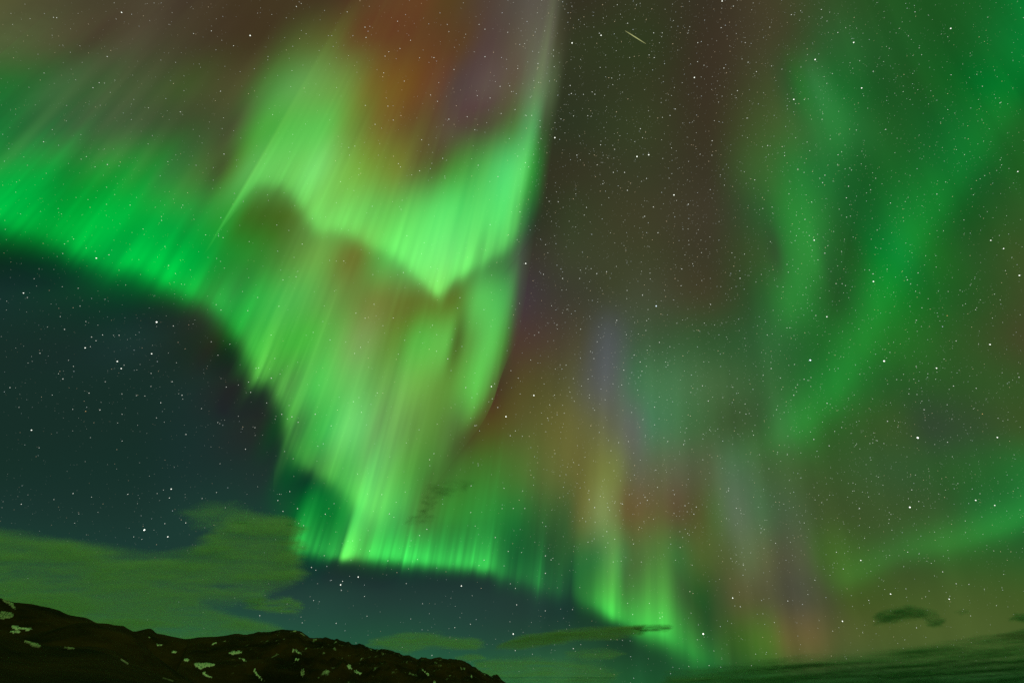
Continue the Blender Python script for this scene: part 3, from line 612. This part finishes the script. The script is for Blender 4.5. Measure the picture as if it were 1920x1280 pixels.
S0 = [(1, 3.0, 0, 0, "684,71,1;301,99,2;319,101,2;867,18,3;1667,38,2;1529,83,3;1407,201,1;1189,175,2;1089,190,2;1314,258,2;1647,262,3;1695,173,3;1847,202,3;1866,202,3;1874,262,3;603,319,2;396,295,3;462,352,3;214,306,3;1215,281,3;905,339,3;988,352,3;1265,374,3;1506,338,3;1351,404,3;426,450,3;558,466,2;523,494,2;163,492,3;753,560,3;375,594,3;564,593,3;1240,514,2;1035,511,3;1014,630,2;739,673,3;245,798,2;857,763,3;1314,736,3;1260,867,2;604,926,2;154,930,3;260,975,3;93,1024,3;1330,901,3;1103,930,3;1200,943,3;1200,1014,3;1369,1133,3;1319,1088,3;1510,1128,3;732,1154,3;1029,1154,3;909,1240,3;248,412,3"),
 (1, 3.0, 640, 0, "133,154,2;139,212,2;33,68,3;808,166,2;936,183,3;775,139,3;808,320,2;1194,283,2;1298,243,1;1461,200,1;1451,188,2;1611,132,2;1757,186,2;1805,186,3;1731,310,2;1760,325,2;1106,359,2;521,325,2;246,317,3;267,292,3;330,274,3;389,228,3;992,387,3;1287,482,2;1294,527,2;1411,518,2;1426,531,2;1362,532,3;1521,440,3;1878,614,2;1849,650,2;1806,661,3;1306,653,3;1386,652,3;1682,725,2;1694,775,3;1201,775,1;1458,815,2;1325,873,2;1663,881,1;1729,871,1;1530,970,2;1593,970,2;1717,1004,2;1471,1034,3;1609,1071,2;1871,1097,1;1379,1167,2;1220,1136,2;1755,1164,2;1706,1217,2;1169,1133,3;1005,1192,3;1035,915,3;881,994,2;899,639,3;605,671,2;570,891,2;452,787,3;321,921,3;770,930,3;751,731,3;708,657,3;837,552,3;765,539,3;947,484,3;893,487,3;634,392,3;541,571,3;502,535,3;190,700,3;292,676,3;262,598,3;135,594,3;1552,28,3;1439,928,3;1857,833,3;1366,1210,3;977,617,3;1071,650,3;440,961,3;238,411,3;354,457,3;316,121,3"),
 (1, 3.0, 1280, 0, "222,7,1;285,36,2;780,55,2;611,84,2;1307,68,2;1508,161,1;85,241,2;84,348,2;120,368,3;232,384,2;66,437,1;368,351,2;415,404,2;962,240,1;873,184,2;745,336,1;308,511,2;1007,496,1;1072,402,2;842,415,3;996,343,3;1344,309,3;1270,203,3;1162,273,3;812,120,3;811,470,3;625,560,1;684,561,3;1510,422,2;1686,486,2;1240,516,3;1785,580,2;1491,617,3;784,672,3;166,792,2;478,819,2;98,868,3;573,876,2;1142,729,2;977,732,3;874,871,2;894,855,3;648,952,2;683,970,3;871,925,3;1786,900,3;1794,928,3;1885,965,1;1585,870,3;800,986,2;787,1027,2;933,1048,2;1057,1068,3;1086,1003,3;1169,1142,2;921,1113,2;598,1091,3;503,1165,3;451,1173,3;405,1012,2;32,1149,2;688,1234,2;1430,1092,2;1635,1096,3;1699,988,3;1479,1024,3;725,1136,3;922,1222,3;1582,1237,3;235,1042,3;950,957,3;830,783,3;500,372,3;558,390,3;352,241,3;216,157,3;490,154,3;1716,98,3"),
 (1, 3.0, 0, 427, "542,171,1;613,152,2;1157,40,3;1255,56,3;353,145,3;440,340,3;132,367,1;154,392,2;881,530,0;975,552,2;363,571,2;339,499,3;577,602,2;670,604,2;515,614,2;540,635,2;479,675,1;509,668,3;225,705,2;853,708,1;660,751,1;682,791,1;698,772,3;413,779,2;850,818,3;329,820,3;354,849,2;592,865,3;968,865,2;56,898,2;501,929,2;294,940,3;904,983,2;1024,941,2;767,943,3;815,945,3;482,1031,2,o;562,1024,2;409,1020,3;177,1137,1;687,1048,3;687,1198,3;1046,1161,2;220,1236,3;1381,1244,2;1585,1048,2;1642,1062,2;1398,867,2;1410,925,2;1273,895,3;1226,716,3;1188,641,3;1293,654,3;1526,845,2;1500,984,3;1243,462,3;1394,466,2;1665,275,3;1592,293,3;1569,441,3;1525,603,3;1455,787,3;1440,790,3;1773,1048,2;1677,1093,2;1863,1113,3;450,440,3;483,527,3;948,212,3;1700,92,3;1225,1094,3;1434,1123,3;880,1068,3"),
 (1, 3.0, 640, 427, "1037,201,1;1137,262,2;1149,95,3;1781,28,2;1492,247,2;1437,258,2;1405,230,3;1345,238,3;1340,285,2;1245,285,2;1771,440,1,b;1694,379,2;1607,352,3;1911,326,2;1915,232,2;1549,520,2;1182,438,3;1213,545,3;1346,570,2;1111,588,3;1439,640,3;1717,522,3;1713,577,3;1789,644,2;1848,668,3;1603,601,3;1647,715,2;1681,754,2;1589,800,2;1691,806,3;1286,923,3;1199,940,3;1577,883,3;1762,1008,2;1762,1107,2;1697,1077,3;1835,1201,3;1560,1207,3;1517,1253,3;1615,1201,3;1172,995,3;1160,1070,3;1083,942,1;954,803,3;844,892,1;862,876,3;849,961,3;880,1010,2;926,1061,1;979,1141,3;950,1168,2;752,1112,2;700,898,2;599,737,2;667,393,3;653,452,3;513,548,3;349,252,3;292,507,3;184,430,3;82,480,3;134,508,3;108,672,3;202,928,3;68,977,3;113,1037,3;521,1269,3;1065,743,3;995,845,3;14,187,3;75,706,3;1421,735,3;1837,772,3;1305,848,3;1388,850,3;1264,772,3"),
 (1, 3.0, 1280, 427, "740,70,1;712,44,3;800,143,2;587,206,3;594,250,3;761,181,3;817,101,3;1094,13,3;1733,71,1;1805,117,1;1852,167,3;1894,268,1;1073,302,1;1071,259,2;1150,233,3;1050,238,3;323,284,2;1324,254,2;1264,293,2;1816,241,3;1648,461,2;1346,450,3;1488,494,2,o;1314,520,2;1742,507,3;1462,555,2,b;157,431,2;749,493,2;811,500,1;694,336,3;897,314,3;916,325,3;863,314,3;1310,357,3;1538,636,2;1729,656,1;1754,373,3;1133,749,0;1166,700,3;1313,779,2;1428,789,1;1379,820,3;1470,738,3;1523,889,2;1651,902,2;718,744,0,b;498,791,2;453,828,3;629,768,3;683,851,2;722,841,3;550,844,3;646,882,3;625,941,2;812,986,2;111,888,2;144,973,2;356,1047,2;528,1022,3;351,990,3;1204,853,3;1300,851,3;1358,1022,2;1152,1087,2;1686,1046,2,o;1322,1180,0;1770,1178,1;1490,1205,2;1286,1170,3,o;738,1189,2;824,1225,2;5,1218,2;1892,840,2;1318,937,3;1272,933,3;855,1144,3;894,1122,3;534,1262,3;398,1165,3;1053,1212,3;1132,1212,3;1774,1070,3;1488,994,3;476,602,3;603,562,3;587,563,3;106,140,3;277,141,3;348,148,3;56,202,3;122,536,3;282,896,3"),
 (1, 3.0, 0, 900, "963,49,1;411,74,2;120,134,2;719,78,2;515,94,3;303,108,3;953,99,2;1137,102,3;1218,68,3;1630,63,2;1563,113,2;1592,174,2;812,279,0;927,243,2;1045,239,2;944,317,1;752,317,3;798,331,3;1461,760,2;1700,800,3;1752,489,2;1777,505,3;1764,675,3;1708,254,2;1673,159,2;1680,242,3;1830,190,2;1824,423,3"),
 (1, 3.0, 480, 900, "750,188,2;961,275,2;920,310,3;639,396,3;487,567,2;476,587,1;480,618,3;575,543,1;610,652,3;845,580,3;1155,593,1;1466,699,2;1459,607,3;1346,321,2;1283,448,2;1419,399,3;1628,424,2;1628,522,2;1447,863,1;1458,956,2;1785,945,2;1118,827,3;1206,808,3;1627,733,3;742,452,3;451,803,2;990,983,3;1208,181,3;1210,31,2;1395,45,3;1447,158,3;1512,158,3;1874,108,2;1905,153,2;708,80,3"),
 (1, 3.368, 1000, 900, "387,172,2;720,126,2;705,107,3;784,44,3;891,90,3;1232,65,2;1282,176,2;1029,168,2;958,160,2;1014,213,2;464,323,3;632,401,3;514,371,3;1437,330,3;1530,397,2;1326,535,3;1259,742,1;1307,797,2;1607,761,2;1073,969,0;627,846,3;800,868,3;1110,1168,3;1377,1168,3;975,335,3;927,423,3"),
 (1, 3.369, 1400, 900, "1031,170,0;1043,60,2;1087,133,2;1447,126,1;1567,158,1;1474,84,3;713,178,2;770,105,3;900,246,3;1334,20,3;567,453,2;721,505,1;610,559,2;1017,453,2;1238,577,2;1166,523,3;1323,652,2;1404,656,2;909,717,1;1279,749,1;771,757,2;605,889,1;1073,930,2;1414,855,3;1577,790,3;431,630,2;1381,256,3;1130,734,3;1006,684,3;745,365,3")]
stars = []
for _, sc_, ox, oy, txt in S0:
    for w in txt.split(';'):
        p = w.split(',')
        stars.append((ox + float(p[0]) / sc_, oy + float(p[1]) / sc_, int(p[2]), {'o': "orange", 'b': "blue"}.get(p[3] if len(p) > 3 else '', "white")))
stars.sort(key=lambda s: s[2])
UNIQUE = {(294, 604): "brightest white star in the dark sky left of the central aurora",
    (271, 993): "bright white star just above the dip in the large green cloud",
    (1658, 677): "bright white star right of the lower part of the V shaped aurora",
    (1519, 675): "bright bluish star between the two legs of the V shaped aurora",
    (1721, 820): "bright white star low on the right, level with the foot of the V shaped aurora",
    (1319, 1188): "bright white star low over the horizon right of the aurora pillars",
    (1706, 951): "bright white star above the dim green arc at the right edge"}
def place(x, y):
    if y > 1000: return "low in the sky above the hills and left of the pillars" if x < 1090 else "low in the sky above the right cloud bank"
    if x < 540 and y > 500: return "in the dark sky below the left green band"
    if x < 420: return "in the sky over the left green band"
    if x < 1030 and not (x > 930 and y > 620): return "shining through the bright central aurora"
    if x < 1420: return "in the dark brown gap right of the central aurora" if y < 620 else "in the hazy glow above the aurora pillars"
    return "among the faint green bands at the upper right" if y < 620 else "in the dense star field at the middle right"
MEANS = {0: "very bright", 1: "bright", 2: "clear small", 3: "faint tiny"}
DIAM = {0: 2.8, 1: 2.2, 2: 1.5, 3: 1.2}           # in pixels of the photograph
def px_size(x, y): return R_STAR / F_PX * (F_PX / math.sqrt(F_PX ** 2 + (x - 960) ** 2 + (y - 640) ** 2)) ** 1.5
rnd = random.Random(4)
left_over = []
for k, (x, y, lv, tint) in enumerate(stars):
    if k >= 298: left_over.append((x, y, .75, 1.45, tint)); continue
    o = link("star", STAR_KINDS[lv, tint])
    d = direction(x, y); o.location = d * R_STAR
    r = px_size(x, y) * DIAM[lv] / 2 * rnd.uniform(.9, 1.08); o.scale = (r, r, r * rnd.uniform(1.0, 1.25))
    u = UNIQUE.get((round(x), round(y))) if lv == 0 else None
    if lv == 0 and u is None: u = next((v for (a_, b_), v in UNIQUE.items() if abs(a_ - x) < 4 and abs(b_ - y) < 4), None)
    t = {"white": "white", "blue": "bluish", "orange": "orange"}[tint]
    lab = u or f"{MEANS[lv]} {t} star {place(x, y)}"
    tag(o, lab, "star", "stars of the night sky" if u else f"{MEANS[lv]} {t} stars {place(x, y)}")

# the countless fainter stars, one object
rs = np.random.RandomState(7)
V8 = np.array([(1, 0, 0), (-1, 0, 0), (0, 1, 0), (0, -1, 0), (0, 0, 1), (0, 0, -1)], float)
F8 = np.array([(0, 2, 4), (2, 1, 4), (1, 3, 4), (3, 0, 4), (2, 0, 5), (1, 2, 5), (3, 1, 5), (0, 3, 5)])
pts = []
while len(pts) < 16000:
    x, y = rs.uniform(-60, 1980), rs.uniform(-40, 1290)
    w = .34 + .66 * math.exp(-((x - 1350 - (y - 500) * .3) / 420) ** 2) * (1.0 if y < 980 else .6) + .25 * (x > 1000)
    if y > 1060: w *= .45
    if 420 < x < 990 and y < 1060: w *= .6
    if rs.rand() > w: continue
    m = rs.rand() ** 4.5
    pts.append((x, y, .09 + .6 * m, 1.0 + .4 * m, rs.choice(["white", "white", "white", "blue", "orange"])))
pts += left_over
vv = []; ff = []; cc = []
for k, (x, y, s_, dm, tint) in enumerate(pts):
    vv.append(direction(x, y) * R_STAR + V8 * px_size(x, y) * dm / 2 * 1.15); ff.append(F8 + 6 * k)
    c_ = np.array(TINT[tint]) * .6 + .4 * np.array(TINT["white"]); cc.append(np.tile(c_ * s_, (6, 1)))
me = mesh_from("faint_stars", np.concatenate(vv), np.concatenate(ff), colors=np.concatenate(cc))
fm, nt, out = new_mat("faint_starlight")
at = N(nt, "ShaderNodeAttribute"); at.attribute_name = "col"; em = N(nt, "ShaderNodeEmission"); tr = N(nt, "ShaderNodeBsdfTransparent"); ad = N(nt, "ShaderNodeAddShader")
em.inputs[1].default_value = .5
nt.links.new(at.outputs["Color"], em.inputs["Color"]); nt.links.new(em.outputs[0], ad.inputs[0]); nt.links.new(tr.outputs[0], ad.inputs[1]); nt.links.new(ad.outputs[0], out.inputs["Surface"])
fm.cycles.emission_sampling = 'NONE'; me.materials.append(fm)
tag(link("faint_stars", me), "countless pinprick stars scattered over the whole night sky", "stars", kind="stuff")

# ------------------------------------------------------------------ a meteor's glowing track
def meteor():
    a_ = direction(1172, 58) * 90000; b_ = direction(1211, 82.5) * 90000
    ax = (b_ - a_); L = np.linalg.norm(ax); ax /= L
    u = np.cross(ax, [0, 0, 1.0]); u /= np.linalg.norm(u); w = np.cross(ax, u)
    n, m = 24, 8; V = []; C = []
    for i in range(n):
        t = i / (n - 1); rad = 62 * (math.sin(math.pi * (0.04 + .92 * t)) ** .5)
        for j in range(m):
            g = 2 * math.pi * j / m; V.append(a_ + ax * L * t + (u * math.cos(g) + w * math.sin(g)) * rad)
            C.append(np.array([.42, .44, .18]) * (0.35 + .65 * math.sin(math.pi * (.1 + .8 * t))))
    f = [(i * m + j, i * m + (j + 1) % m, (i + 1) * m + (j + 1) % m, (i + 1) * m + j) for i in range(n - 1) for j in range(m)]
    me = mesh_from("meteor", np.array(V), np.array(f), colors=np.array(C)); me.materials.append(glow)
    tag(link("meteor", me), "thin straight yellowish meteor streak in the dark upper centre sky", "meteor")
meteor()
